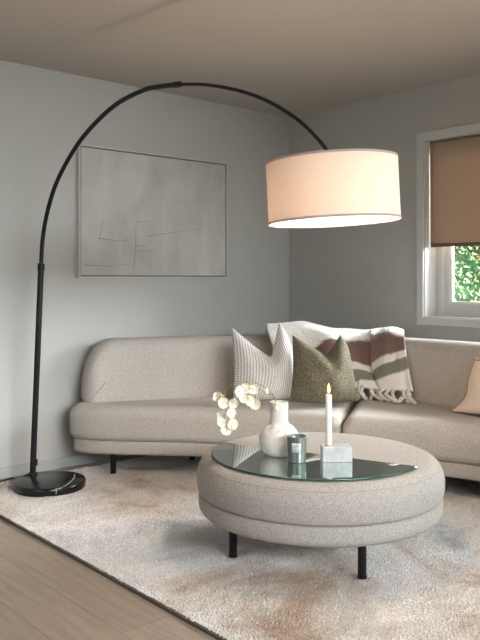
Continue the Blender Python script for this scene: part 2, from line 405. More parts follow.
# ------------------------------------------------------------------ outdoors: clipped hedge
def leafmat():
    m, nt, b = new('hedge_leaf'); b.inputs['Roughness'].default_value = .6
    v = coords(nt); n = nd(nt, 'ShaderNodeTexNoise', Scale=6.0, Detail=5.0); nt.links.new(v, n.inputs['Vector'])
    nt.links.new(ramp(nt, [(.36, lin(140, 186, 132)), (.5, lin(196, 224, 180)), (.57, lin(166, 208, 168)), (.63, lin(232, 160, 104))], n.outputs[0]), b.inputs['Base Color'])
    return m
M['leaf'] = leafmat(); M['leafdark'] = plain('hedge_core', lin(70, 104, 72), .9, noise=.3, nscale=9)
hd = thing('hedge', 'green hedge with orange tinted leaves outside the window', 'hedge', (6.4, 3.0, -.3))
mb = MB(); G = []
for z in np.linspace(-.3, 2.9, 22):
    G.append([(6.35 + .12*math.sin(y*5+z*3) + .1*math.sin(z*7-y*2), y, z) for y in np.linspace(.8, 6.0, 34)])
mb.grid(G)
b0 = len(mb.v); mb.grid([[(x+.7, y, z) for x, y, z in r] for r in G]); core = mb.build('foliage_core', M['leafdark'], hd, solid=.05)
N = 22000; vs = []; fs = []
for k in range(N):
    y = random.uniform(.8, 6.0); z = random.uniform(-.3, 2.9)
    c = Vector((6.3 + .12*math.sin(y*5+z*3) + .1*math.sin(z*7-y*2) - random.random()*.14, y, z))
    a = Vector((random.uniform(-1, .2), random.uniform(-1, 1), random.uniform(-.8, .8))).normalized(); s = random.uniform(.014, .03)
    t = a.orthogonal().normalized(); t = Matrix.Rotation(random.random()*6.28, 3, a) @ t; q = a.cross(t)
    b = len(vs); vs += [c - t*s, c + q*s*.45 + a*s*.2, c + t*s, c - q*s*.45 + a*s*.2]; fs.append((b, b+1, b+2, b+3))
lf = MB().add(vs, fs).build('foliage', M['leaf'], hd, False); lf['kind'] = 'stuff'
MB().tube([(6.7, 3.0, -.3), (6.7, 3.02, .6), (6.75, 3, 1.5)], [.06, .05, .03]).build('trunk', M['wick'], hd)
struct(MB().box((XR+.3, -4, -.4), (12, 10, -.3)).build('ground', plain('lawn', lin(110, 130, 90), .9, noise=.2), smooth=False))

# ------------------------------------------------------------------ rug
RX0, RX1, RY0, RY1 = 1.535, 4.03, .6, 4.06
rg = thing('shaggy_rug', 'large shaggy beige and cream rug under the sofa and round ottoman', 'rug', ((RX0+RX1)/2, (RY0+RY1)/2, 0))
MB().box((RX0+.012, RY0+.012, .001), (RX1-.012, RY1-.012, .009)).build('rug_backing', M['rug'], rg, False)
frame = MB(); e = .014
for lo, hi in (((RX0, RY0), (RX0+e, RY1)), ((RX1-e, RY0), (RX1, RY1)), ((RX0+e, RY0), (RX1-e, RY0+e)), ((RX0+e, RY1-e), (RX1-e, RY1))):
    frame.box((lo[0], lo[1], .001), (hi[0], hi[1], .012))
tag(frame.build('rug_binding', M['rugedge'], rg, False, bevel=.002), 'dark grey bound edge')
keep_out = []
def pile():
    st = .0088
    st = .0066; xs = np.arange(RX0+.012, RX1-.012, st); ys = np.arange(RY0+.012, RY1-.012, st)
    X, Y = [a.ravel() for a in np.meshgrid(xs, ys)]
    X = X + rng.uniform(-.004, .004, X.size); Y = Y + rng.uniform(-.004, .004, X.size)
    ok = np.ones(X.size, bool)
    for (cx, cy, r) in keep_out: ok &= (X-cx)**2 + (Y-cy)**2 > r*r
    # keep what lies in front of the camera's possible views
    X, Y = X[ok], Y[ok]; n = X.size
    def nz(s, a):
        return sum(np.sin(X*s*c1 + Y*s*c2 + p)*q for c1, c2, p, q in a)
    T1 = [(1, .4, 0, 1), (-.5, 1.1, 1.3, 1), (1.7, -1.3, .4, .6), (.3, 2.3, 2.2, .6)]
    T2 = [(.7, -.8, 2, 1), (1.2, .6, .3, 1), (-1.4, 1.9, 1.1, .6), (2.4, .2, .5, .6)]
    lx = nz(19, T1)*.0016 + rng.normal(0, .0026, n); ly = nz(19, T2)*.0016 + rng.normal(0, .0026, n)
    h = .0155 + nz(23, T1)*.0008 + rng.uniform(-.002, .002, n)
    r = rng.uniform(.0038, .0055, n); ph = rng.uniform(0, 6.28, n)
    V = np.zeros((n, 7, 3)); z0 = .006
    for k in range(3):
        a = ph + k*2.094
        V[:, k] = np.stack([X + r*np.cos(a), Y + r*np.sin(a), np.full(n, z0)], 1)
        V[:, 3+k] = np.stack([X + lx*.6 + r*.72*np.cos(a+.5), Y + ly*.6 + r*.72*np.sin(a+.5), z0 + (h-z0)*.75], 1)
    V[:, 6] = np.stack([X + lx, Y + ly, h], 1)
    V -= np.array(rg.location)
    T = []
    for k in range(3):
        k2 = (k+1) % 3; T += [(k, k2, 3+k2), (k, 3+k2, 3+k), (3+k, 3+k2, 6)]
    T = np.array(T); Fc = (T[None] + (np.arange(n)*7)[:, None, None]).reshape(-1)
    me = bpy.data.meshes.new('pile'); nf = Fc.size//3
    me.vertices.add(n*7); me.vertices.foreach_set('co', V.reshape(-1)); me.loops.add(Fc.size); me.loops.foreach_set('vertex_index', Fc)
    me.polygons.add(nf); me.polygons.foreach_set('loop_start', np.arange(nf)*3)
    me.polygons.foreach_set('use_smooth', np.ones(nf, bool)); me.update(); me.validate()
    me.materials.append(M['rug']); o = bpy.data.objects.new('pile', me); COL.objects.link(o); o.parent = rg; o['kind'] = 'stuff'

# ------------------------------------------------------------------ sofa
sofa = thing('sectional_sofa', 'curved beige boucle corner sofa along the grey walls', 'sofa', W(.2, 4.6, 0))
fL = [(-.988, 4.435), (-.85, 4.375), (-.6, 4.345), (-.228, 4.305), (.15, 4.20), (.537, 4.052)]
bL = [(.735, 4.80), (.4, 4.87), (-.1, 4.84), (-.6, 4.74), (-.88, 4.675), (-.98, 4.61), (-1.018, 4.52)]
fR = [(.541, 4.050), (.8, 3.97), (1.05, 3.86), (1.2, 3.755), (1.5, 3.43), (1.8, 3.09)]
bR = [(2.3, 3.52), (1.6, 4.33), (1.25, 4.68), (.98, 4.83), (.742, 4.798)]
def outline(f, b, it=4):
    A = np.vstack([catmull(f, 50), catmull(b, 50)])
    return relax(resample_closed(A, .02), it)
def toW(A): return [W(a[0], a[1], 0) for a in A]
def inset(A, d):
    n = len(A); t = np.roll(A, -1, 0) - np.roll(A, 1, 0); t /= np.linalg.norm(t, axis=1)[:, None]
    nr = np.stack([-t[:, 1], t[:, 0]], 1)
    area2 = np.sum(A[:, 0]*np.roll(A[:, 1], -1) - np.roll(A[:, 0], -1)*A[:, 1])
    return A + nr*d*(1 if area2 > 0 else -1)
ZB, ZC, ZS = .128, .207, .412
for f, b, side in ((fL, bL, 'left'), (fR, bR, 'right')):
    A = outline(f, b, 4)
    MB().slab(toW(A), [(r+.0, z) for r, z in arcs(.045, ZC, ZS, .075, 9)]).build('seat_cushion', M['sofa'], sofa)
    B = relax(inset(A, .022), 4)
    MB().slab(toW(B), arcs(.022, ZB, ZC+.004, .018, 5)).build('base', M['sofa'], sofa)
# backrests: a rounded band standing on the seat
pathL = catmull([(-.918, 4.48), (-.6, 4.60), (-.09, 4.725), (.4, 4.765), (.735, 4.735)], 90)
pathR = catmull([(.742, 4.732), (.86, 4.665), (1.02, 4.53), (1.25, 4.27), (1.75, 3.70), (1.96, 3.46)], 90)
def backrest(path, r0, r1):
    L = np.concatenate([[0], np.cumsum(np.linalg.norm(np.diff(path, axis=0), axis=1))]); tot = L[-1]
    G = []; T = .175; Z0, Z1 = ZS-.03, .782
    sp = []
    for (r, a0) in ((r0, 0), (r1, 1)):
        pass
    e = np.concatenate([r0*(1-np.cos(np.linspace(0, math.pi/2, 16))), np.linspace(r0, tot-r1, 60)[1:-1], tot - r1*(1-np.cos(np.linspace(math.pi/2, 0, 16)))])
    for s in e:
        p = np.array([np.interp(s, L, path[:, 0]), np.interp(s, L, path[:, 1])])
        q = np.array([np.interp(min(s+.02, tot), L, path[:, 0]), np.interp(min(s+.02, tot), L, path[:, 1])]); q0 = np.array([np.interp(max(s-.02, 0), L, path[:, 0]), np.interp(max(s-.02, 0), L, path[:, 1])])
        t = (q-q0); t /= np.linalg.norm(t); nb = np.array([-t[1], t[0]])      # towards the back
        k = 1.0; zt = Z1; zb = Z0
        for r, dist in ((r0, s), (r1, tot-s)):
            if dist < r:
                u = 1 - dist/r; zt = min(zt, Z0 + .05 + (Z1-Z0-.05)*(1-u**2.15)**(1/2.15))
                zb = max(zb, Z0 + .05*max(0, u)**7)
                tk = min(dist/.07, 1); k = min(k, max(.02, math.sqrt(max(0, 1-(1-tk)**2))))
        h = zt-zb; rt = min(.075, T*k*.49, h*.45); ring = []
        th = T*k; c = T/2
        lean = lambda z: .05*max(0, (z-Z0))/(Z1-Z0)
        prof = [(-th/2, zb)] + [(-th/2, z) for z in np.linspace(zb, zt-rt, 7)[1:-1]]
        prof += [(-th/2 + rt*(1-math.cos(a)), zt-rt+rt*math.sin(a)) for a in np.linspace(0, math.pi/2, 8)]
        prof += [(th/2 - rt*(1-math.cos(a)), zt-rt+rt*math.sin(a)) for a in np.linspace(math.pi/2, 0, 8)]
        prof += [(th/2, z) for z in np.linspace(zt-rt, zb, 7)[1:-1]] + [(th/2, zb)]
        for o, z in prof:
            bulge = -.012*math.sin(math.pi*min(1, max(0, (z-Z0)/(Z1-Z0)))) if o < 0 else 0
            pp = p + nb*(c + o + lean(z) + bulge*k); ring.append(W(pp[0], pp[1], z))
        G.append(ring)
    mb = MB(); n = len(G[0]); mb.grid([r + [r[0]] for r in G])
    mb.add(G[0], [tuple(range(n))]); mb.add(G[-1], [tuple(reversed(range(n)))])
    return mb.build('backrest', M['sofa'], sofa, weld=True)
backrest(pathL, .20, .03); backrest(pathR, .03, .12)
# stitched dart on the left backrest
def on_back(px, z, off=.004):
    a = (px-CX)/F
    best = min(np.vstack([pathL, pathR]), key=lambda q: abs(q[0]-a*q[1]))
    zz = (z-(ZS-.03))/(.782-ZS+.03)
    d = best[1] + .05*zz*.95 - .012*math.sin(math.pi*zz) - off
    return PZ(px, d, z)
mb = MB(); mb.tube([on_back(90+k*2.6, .425+k*.017, .0015) for k in range(7)], .0018, 6); mb.build('stitched_dart', M['seam'], sofa)
for (cx, d) in ((-.735, 4.405), (.05, 4.33), (.62, 4.12), (1.68, 3.32), (-.3, 4.74), (.1, 4.75), (.75, 4.70), (1.25, 4.55), (2.1, 3.6)):
    p = W(cx, d, 0); keep_out.append((p.x, p.y, .02))
    MB().lathe([(.016, .0195), (.017, .026), (.017, ZB+.01)], (p.x, p.y), 20).build('leg', M['black'], sofa, angle=40)

# ------------------------------------------------------------------ ottoman with half round mirror top
KS = .964
oc = W(.3315, 3.20, 0); OR = .514
ot = thing('round_ottoman', 'round beige boucle ottoman table with a half moon mirror top', 'ottoman', (oc.x, oc.y, 0))
def rl(pts): return [(r, z) for r, z in pts]
z0, z1, z2 = .182, .262, .412
prof = [(.39, z0), (.445, z0)] + [(.471+.034*math.sin(a), z0+.034-.034*math.cos(a)) for a in np.linspace(.2, math.pi/2, 7)] + [(.505, z1-.016), (.501, z1-.005), (.493, z1)]
MB().lathe(prof, (oc.x, oc.y), 128).build('base', M['ottoman'], ot)
kn = [(.487, z1+.001), (.501, z1+.005), (.509, z1+.018), (OR, z1+.05), (OR-.001, z1+.078), (OR-.010, z1+.106), (OR-.026, z1+.133), (OR-.054, z1+.146), (OR-.095, z2-.0005), (OR-.13, z2+.001)]
prof = [tuple(p) for p in catmull(kn, 40)] + [(.2, z2+.002), (0, z2+.002)]
MB().lathe(prof, (oc.x, oc.y), 128).build('cushion', M['ottoman'], ot)
zs = z2-.0265; rs = OR-.0205
mb = MB(); mb.tube([(oc.x+rs*math.cos(a), oc.y+rs*math.sin(a), zs) for a in np.linspace(0, 2*math.pi, 129)], .0022, 6, False); mb.build('seam', M['seam'], ot)
for (lx, ly) in ((-.0285, 3.09), (.461, 2.87), (.675, 3.36), (.19, 3.55)):
    p = W(lx, ly, 0); keep_out.append((p.x, p.y, .03)); lg = MB(); rr = .018
    lg.lathe([(.019, .0175), (.019, .022), (.0165, .024), (.0165, z0+.006)], (p.x, p.y), 24); lg.build('leg', M['black'], ot, angle=40)
gc = (.337-.012, 3.20-.010); GR = .441
a0, a1 = math.atan2(.19, -.414), math.atan2(-.252, .369)      # left end round the front to the right end
arc = [(gc[0]+GR*math.cos(a), gc[1]+GR*math.sin(a)) for a in np.linspace(a0, a1+2*math.pi, 90)]
arc = relax(resample_closed(np.array(arc), .012), 2)
GZ0, GZ = z2+.0025, z2+.0085
mb = MB().slab(toW(arc), [(0, GZ0), (0, GZ-.001), (.001, GZ)]); gt = mb.build('mirror_top', M['mirror'], ot, False)
gt['label'] = 'half moon mirrored glass top with green edge'
MB().slab(toW(inset(arc, -.0012)), [(0, GZ0), (0, GZ-.0012)]).build('glass_edge', M['glassedge'], gt, False)

# ------------------------------------------------------------------ things on the table
def stand(px, d): 
    return PZ(px, d*KS, GZ)
vp = stand(279, 3.255)
va = thing('ceramic_vase', 'off-white round bellied ceramic vase with straight neck on mirror top', 'vase', vp)
pr = [(0, 0), (.045, 0), (.058, .004), (.074, .022), (.083, .045), (.086, .068), (.083, .092), (.073, .114), (.058, .130), (.045, .138), (.0405, .146), (.039, .16), (.039, .20), (.040, .238), (.0385, .240), (.036, .238), (.035, .2), (.035, .15), (.03, .14), (0, .135)]
prs = [tuple(x) for x in catmull(pr, 90)]; prs[0] = (0, 0)
MB().lathe([(max(0, r)*KS, vp.z + max(0, z)*.94*KS) for r, z in prs], (vp.x, vp.y), 64, cap=False).build('vase_body', M['vase'], va)

def blossom(c, s, rot):
    mb = MB(); R = rot; s *= 1.2
    for k in range(5):
        an = 2*math.pi*k/5 + random.uniform(-.2, .2); G = []
        for i, u in enumerate(np.linspace(0, 1, 6)):
            row = []
            for j, v in enumerate(np.linspace(-1, 1, 5)):
                wd = math.sin(math.pi*min(1, u*.85+.12))**.7*.62
                r = s*(.1+.95*math.sin(u*1.45)); z = s*(.15 + 1.15*u*u*.9 - .55*u) + s*.16*v*v + random.uniform(-.03, .03)*s
                p = Vector((r, v*wd*s, z)); p.rotate(Matrix.Rotation(an, 3, 'Z')); row.append(c + R @ p)
            G.append(row)
        mb.grid(G)
    mb.lathe([(0, 0)], seg=3, cap=False) if False else None
    return mb
def sprig(name, label, path, buds, bl_list):
    pts = [P(x, y, d*KS) for x, y, d in path]
    pts = [Vector(p) for p in catmull(pts, 50)]
    r = thing(name, label, 'flower stem', pts[0], 'flowers in the vase')
    MB().tube(pts, [.0021 - .0010*i/49 for i in range(50)], 6).build('stem', M['stem'], r)
    for (x, y, d, s) in bl_list:
        c = P(x, y, d*KS); s *= KS
        n = min(pts, key=lambda q: (q-c).length)
        out = (c-n).normalized() if (c-n).length > .003 else Vector((0, 0, -1))
        face = (out*.4 + Vector((-CS, -SN, 0))*1.0 + Vector((random.uniform(-.4, .4), random.uniform(-.4, .4), random.uniform(-.3, .4)))).normalized()
        R = face.to_track_quat('Z', 'Y').to_matrix()
        b = blossom(c, s, R)
        b.tube([n, (n+c)/2 + Vector((0, 0, .003)), c - face*s*.05], .0009, 5)
        b.build('blossom', M['petal'], r)
    for (x, y, d) in buds:
        c = P(x, y, d*KS); n = min([q for q in pts if q.z > vp.z+.226*KS], key=lambda q: (q-c).length); md = (n+c)/2 + Vector((-CS, -SN, 0))*.012 + Vector((0, 0, .012))
        MB().lathe([(0, c.z-.013), (.006, c.z-.010), (.0085, c.z-.002), (.006, c.z+.007), (0, c.z+.012)], (c.x, c.y), 12).tube([n, md, c], .0009, 5).build('bud', M['petal'], r)
D = 3.25
q = lambda x, y, d=D: (205+x/6, 375+y/6, d)
sprig('flower_stem', 'longer arching stem whose cream blossoms hang lowest beside the vase',
    [(277, 420, 3.255), (274.5, 398.5, 3.25), q(372, 85, 3.23), q(300, 45, 3.2), q(225, 42, 3.17), q(155, 65, 3.14), q(118, 105, 3.13), q(118, 160, 3.13), q(132, 230, 3.14), q(128, 300, 3.14)],
    [q(370, 95, 3.215)],
    [(*q(85, 130, 3.12), .017), (*q(112, 168, 3.10), .018), (*q(153, 228, 3.125), .017), (*q(108, 240, 3.115), .018), (*q(104, 278, 3.11), .017), (*q(160, 290, 3.12), .019), (*q(130, 322, 3.12), .020)])
sprig('flower_stem', 'shorter arching stem with cream blossoms clustered close to the pillow',
    [(280, 420, 3.25), (276, 399, 3.245), q(345, 95, 3.2), q(280, 62, 3.17), q(215, 62, 3.14), q(185, 100, 3.12), q(176, 140, 3.12)],
    [q(432, 200, 3.186)],
    [(*q(172, 163, 3.10), .017), (*q(205, 100, 3.11), .020), (*q(242, 78, 3.13), .017), (*q(292, 85, 3.15), .017), (*q(235, 138, 3.11), .016), (*q(265, 152, 3.13), .018), (*q(306, 170, 3.15), .019)])

jp = stand(296.9, 3.128)
ja = thing('jar_candle', 'grey green glass jar candle with pale label beside the vase', 'candle', jp)
J = [(0, 0), (.034, 0), (.0365, .003), (.041, .113), (.0395, .115), (.038, .113), (.036, .092), (0, .092)]
MB().lathe([(r*KS, jp.z+z*.925*KS) for r, z in J], (jp.x, jp.y), 48, cap=False).build('jar', M['jar'], ja, angle=35)
MB().lathe([(0, jp.z+.0825), (.0342, jp.z+.0825), (.0342, jp.z+.087), (0, jp.z+.0865)], (jp.x, jp.y), 40, cap=False).build('wax', M['innerwax'], ja, angle=35)
MB().tube([(jp.x, jp.y, jp.z+.086), (jp.x+.001, jp.y, jp.z+.095)], .0012, 6).build('wick', M['wick'], ja)
def jar_patch(px0, px1, py0, py1, out, nn=12):
    ac = math.atan2(-SN, -CS)                                   # towards the camera
    G = []
    for z in np.linspace(py0, py1, 4):
        rr = (.0365 + (.041-.0365)*(z/.925/KS-.003)/.11)*KS + out
        G.append([(jp.x + rr*math.cos(ac+a), jp.y + rr*math.sin(ac+a), jp.z+z) for a in np.linspace(px0, px1, nn)])
    return MB().grid(G)
lb = jar_patch(-.62, .36, .044, .080, .0010).build('label', M['paper'], ja, solid=.0004)
ln = MB()
for z, a in ((.071, .2), (.066, .26), (.053, .3)):
    t = jar_patch(-.13-a, -.13+a, z, z+.0018, .0014); ln.add(t.v, t.f)
ln.build('print', M['ink'], lb)

bp = stand(336, 3.150)
bk = thing('candle_holder', 'pale grey marble block candle holder at the mirror edge', 'candle holder', bp)
def oriented_box(c, hx, hd, h, ang):
    mb = MB(); a = ang; ux = Vector((SN*math.cos(a)+CS*math.sin(a), -CS*math.cos(a)+SN*math.sin(a), 0)); uy = Vector((-ux.y, ux.x, 0))
    vs = [c + ux*sx*hx + uy*sy*hd + Vector((0, 0, z)) for z in (0, h) for sx, sy in ((-1,-1),(1,-1),(1,1),(-1,1))]
    return mb.add(vs, [(3,2,1,0),(4,5,6,7),(0,1,5,4),(1,2,6,5),(2,3,7,6),(3,0,4,7)])
oriented_box(bp, .0590, .035, .0605, .05).build('block', M['block'], bk, False, bevel=.0025)
BZ = bp.z+.0605
cp = PZ(328.8, 3.155*KS, BZ)
MB().lathe([(.013, BZ-.002), (.0175, BZ-.002), (.0175, BZ+.0015), (.0145, BZ+.0015), (.0135, BZ+.0005)], (cp.x, cp.y), 28, cap=False).build('socket', M['chrome'], bk, angle=35)
tc = thing('taper_candle', 'lit white taper candle standing in the marble block holder', 'candle', (cp.x, cp.y, BZ+.0008))
CH = .202
MB().lathe([(0, BZ+.001), (.0128, BZ+.001), (.0125, BZ+CH*.5), (.0118, BZ+CH-.004), (.0100, BZ+CH), (.006, BZ+CH-.003), (0, BZ+CH-.004)], (cp.x, cp.y), 32, cap=False).build('candle_stick', M['wax'], tc, angle=50)
MB().tube([(cp.x, cp.y, BZ+CH-.004), (cp.x+.001, cp.y, BZ+CH+.009)], .0011, 6).build('wick', M['wick'], tc)
fz = BZ+CH+.004
MB().lathe([(0, fz), (.0035, fz+.004), (.0058, fz+.012), (.0050, fz+.022), (.0026, fz+.034), (0, fz+.043)], (cp.x, cp.y), 20, cap=False).build('flame', M['flame'], tc)

# ------------------------------------------------------------------ pillows
def pillow_mesh(top, right, bottom, left, T, nrm, n=44, dimple=None):
    """Coons patch over four edge polylines (3-D points), inflated along nrm"""
    tc_, rc, bc, lc = [catmull(e, n) if len(e) > 2 and c else np.array([np.array(e[0])*(1-t)+np.array(e[-1])*t for t in np.linspace(0, 1, n)]) for e, c in ((top, 0), (right, 1), (bottom, 1), (left, 1))]
    E = np.array([tuple(p) for p in top], float); L = np.concatenate([[0], np.cumsum(np.linalg.norm(np.diff(E, axis=0), axis=1))]); L /= L[-1]
    tc_ = np.stack([np.interp(np.linspace(0, 1, n), L, E[:, k]) for k in range(3)], 1)
    for _ in range(2): tc_[1:-1] = tc_[1:-1]*.5 + (tc_[:-2]+tc_[2:])*.25
    nrm = np.array(nrm)
    U = np.linspace(0, 1, n); front = []; back = []
    for i, v in enumerate(U):
        rf, rb = [], []
        for j, u in enumerate(U):
            p = (1-v)*bc[j] + v*tc_[j] + (1-u)*lc[i] + u*rc[i] - ((1-u)*(1-v)*bc[0] + u*(1-v)*bc[-1] + (1-u)*v*tc_[0] + u*v*tc_[-1])
            a = (1-abs(2*u-1)**2.6)*(1-abs(2*v-1)**2.6); t = T*.5*max(0, a)**.62
            wr = .004*math.sin(u*17+v*9)*a + .003*math.sin(u*7-v*21)*a
            if dimple is not None: t -= dimple[2]*math.exp(-((u-dimple[0])**2/.02 + (v-dimple[1])**2/.05))*max(0, a)**.5
            rf.append(p + nrm*(t+wr)); rb.append(p - nrm*t)
        front.append(rf); back.append(rb)
    mb = MB(); mb.grid(front); mb.grid([list(reversed(r)) for r in back])
    uv = [(u, v) for v in U for u in U] + [(1-u, v) for v in U for u in U]
    return mb, uv
def tocam(nx, ny, nz): # camera-relative direction (right, towards camera, up)
    d = Vector((nx*SN - ny*CS, -nx*CS - ny*SN, nz)); return tuple(d.normalized())
def mk_pillow(name, label, top, right, bottom, left, T, nrm, mat, dimple=None):
    r = thing(name, label, 'pillow', (np.array(bottom[0])+np.array(bottom[-1]))/2, 'scatter cushions on the sofa')
    mb, uv = pillow_mesh(top, right, bottom, left, T, nrm, dimple=dimple)
    me = mb.build('cover', mat, r, uv=uv)
    return r, me
zb = ZS+.028
hp_top = [P(231.5, 327, 4.60), P(252, 344.5, 4.58), P(271, 358, 4.55), P(274, 345, 4.58), P(279, 321.5, 4.63)]
r, me = mk_pillow('scatter_pillow', 'cream houndstooth pillow with a karate chop dent, left of the olive one',
    hp_top, [PZ(294, 4.48, zb), P(294.5, 375, 4.52), P(291, 345, 4.58), P(279, 321.5, 4.63)], [PZ(233, 4.47, zb), PZ(263, 4.44, zb-.003), PZ(294, 4.48, zb)],
    [PZ(233, 4.47, zb), P(234, 365, 4.52), P(231.5, 327, 4.60)], .15, tocam(.1, 1, .25), M['hound'], (.62, .85, .03))
op_top = [P(292.5, 335, 4.52), P(310, 346, 4.49), P(327, 355.5, 4.47), P(333, 346, 4.48), P(340.5, 334.5, 4.53)]
r, me = mk_pillow('scatter_pillow', 'dark olive boucle pillow between the houndstooth pillow and the throw',
    op_top, [PZ(358, 4.40, zb), P(354, 375, 4.43), P(348, 347, 4.48), P(340.5, 334.5, 4.53)], [PZ(290, 4.37, zb), PZ(324, 4.33, zb-.003), PZ(358, 4.40, zb)],
    [PZ(290, 4.37, zb), P(293, 370, 4.43), P(292.5, 335, 4.52)], .16, tocam(0, 1, .3), M['olive'], (.68, .85, .03))
# blush pillow at the right edge, with a fringed border
pb0, pb1 = W(1.155, 4.15, ZS+.012), W(1.455, 3.80, ZS+.03)
pt0, pt1 = W(1.298, 4.205, .700), W(1.575, 3.865, .70)
pn = tuple((Vector(pb1)-Vector(pb0)).cross(Vector((0, 0, 1))).normalized()*1)
pn = Vector(pn); pn = pn if pn.dot(Vector((-1, -1, 0))) > 0 else -pn; pn = (pn + Vector((0, 0, .35))).normalized()
r, me = mk_pillow('scatter_pillow', 'blush linen pillow with fringed border cut off at the right edge', [pt0, (pt0+pt1)/2 + Vector((0, 0, -.02)), pt1],
    [pb1, (pb1+pt1)/2, pt1], [pb0, (pb0+pb1)/2 + Vector((0, 0, .0)), pb1], [pb0, pb0*.75+pt0*.25+Vector(W(.045, 0, 0)), pb0*.4+pt0*.6 + Vector(W(.02, 0, 0)), pt0], .14, tuple(pn), M['pink'])
for i, E in enumerate(([pb0, pb0*.75+pt0*.25+W(.045, 0, 0), pb0*.4+pt0*.6+W(.02, 0, 0), pt0], [pt0, (pt0+pt1)/2 + Vector((0, 0, -.02)), pt1])):
    pts = catmull(E, 60); mb = MB()
    rad = [.0095 + .0035*math.sin(k*2.1) + random.uniform(-.001, .001) for k in range(60)]
    mb.tube(pts, rad, 8); mb.build('fringe', M['pinkfringe'], r)

# ------------------------------------------------------------------ throw blanket
def backd(px):
    a = (px-CX)/F; A = np.vstack([pathL, pathR]); i = np.argmin(np.abs(A[:, 0]-a*A[:, 1])); return A[i, 1]
th = thing('throw_blanket', 'striped white brown and olive mohair throw draped over the sofa back', 'throw blanket', PZ(360, 4.65, ZS))
def throw_sheet(cols, name, nu, nv, seed):
    # cols: list of columns, each a list of (px, py, depth offset from the backrest's face, texture v)
    C3 = []
    for c in cols:
        C3.append(np.array([(*P(x, y, backd(x)+o), tv) for x, y, o, tv in c]))
    cols_f = [catmull(c, nv) for c in C3]
    rows = [catmull([c[i] for c in cols_f], nu) for i in range(nv)]
    G = []; uv = []
    for i, rw in enumerate(rows):
        row = []
        for j, p in enumerate(rw):
            f = i/nv; k = .008*math.sin(j*.17+seed+f*4) + .006*math.sin(j*.29+i*.22+seed*2) + random.uniform(-.0015, .0015)
            n = Vector((-CS, -SN, .6)).normalized()
            row.append(Vector(p[:3]) + n*k); uv.append((j/nu, p[3]))
        G.append(row)
    o = MB().grid(G).build(name, M['throw'], th, uv=uv)
    m = o.modifiers.new('solid', 'SOLIDIFY'); m.thickness = .016; m.offset = 0
    m = o.modifiers.new('sub', 'SUBSURF'); m.levels = 1; m.render_levels = 1
    return G
c = .10
def col(x, yc, pts, tv0=.0): # crest at (x, yc) then front points
    return [(x-2, 362, .31, tv0-.15), (x-1, yc+6, .27, tv0-.05), (x, yc-3, .15, tv0+.03)] + pts
G1 = throw_sheet([
    col(266, 328, [(267, 331, .02, .12), (270, 340, -.02, .2), (274, 350, -.025, .3), (278, 358, -.02, .36)]),
    col(284, 327, [(286, 330, .02, .12), (290, 342, -.02, .2), (294, 354, -.03, .3), (298, 366, -.03, .36)]),
    col(303, 325, [(306, 328, .01, .13), (312, 342, -.035, .24), (318, 358, -.05, .36), (326, 374, -.05, .46)]),
    col(318, 328, [(322, 331, .01, .16), (329, 341, -.035, .31), (338, 357, -.06, .47), (350, 380, -.10, .62)], .02),
    col(336, 333, [(339, 336, .01, .22), (345, 344, -.025, .32), (352, 360, -.06, .51), (356, 370, -.08, .64), (363, 387, -.11, .84)], .03),
    col(352, 333, [(354, 336, .01, .24), (358, 344, -.02, .33), (363, 364, -.035, .52), (367, 374, -.065, .67), (373, 389, -.10, .88)], .03),
    col(366, 333, [(367, 336, .015, .25), (371, 345, -.012, .33), (377, 367, -.025, .53), (380, 377, -.03, .68), (384, 390, -.06, .92)], .03),
    col(374, 333, [(376, 336, .0, .25), (380, 345, -.016, .33), (384, 367, -.026, .53), (387, 377, -.03, .68), (390, 390, -.04, .92)], .03)], 'blanket', 60, 44, 0)
G2 = throw_sheet([
    col(370, 334, [(370.5, 337, -.01, .33), (371, 348, -.04, .43), (372, 363, -.055, .535), (374, 371, -.06, .645), (377, 381, -.07, .77), (382, 391, -.09, .95)], .1),
    col(382, 331, [(382.5, 335, -.01, .33), (383, 345, -.045, .43), (384, 357, -.065, .535), (386, 365, -.07, .645), (388, 377, -.075, .77), (393, 391, -.1, .95)], .1),
    col(394, 332, [(394.5, 335, -.005, .33), (395, 343, -.035, .43), (397, 353, -.05, .535), (399, 361, -.055, .65), (401, 373, -.06, .77), (404, 391, -.09, .95)], .1),
    col(404, 333, [(404.5, 337, -.005, .34), (405, 343, -.03, .43), (406, 350, -.045, .535), (407, 357, -.05, .65), (409, 369, -.06, .77), (413, 392, -.08, .95)], .1)], 'blanket_fold', 40, 48, 2)
def tassel(p0, side, ln):
    d0 = Vector((random.uniform(-.2, .2)*SN, -random.uniform(-.2, .2)*CS, -1))
    pts = [Vector(p0)]; z_end = ZS+.014
    ox = random.uniform(-.03, .03); oy = random.uniform(.01, .06)
    right = Vector((SN, -CS, 0)); tow = Vector((-CS, -SN, 0))
    n = 9
    curl = random.choice((-1, 1))*random.uniform(.012, .030)
    for k in range(1, n+1):
        u = k/n
        z = p0[2] + (z_end-p0[2])*min(1, u*1.25)
        pts.append(Vector((p0[0], p0[1], 0)) + right*(ox*u + curl*math.sin(u*math.pi*1.6)) + tow*(oy*u*u + .015*u) + Vector((0, 0, z)))
    q = [Vector(v) for v in catmull(pts, 22)]
    MB().tube(q, [.0098+.0022*math.sin(k*1.9+p0[0]*90) - (.003 if k > 20 else 0) for k in range(22)], 8).build('tassel', M['tassel'], th)
for j in range(28, 59, 3): tassel(G1[-2][j], 0, .1)
for j in range(1, 40, 4): tassel(G2[-2][j], 0, .1)

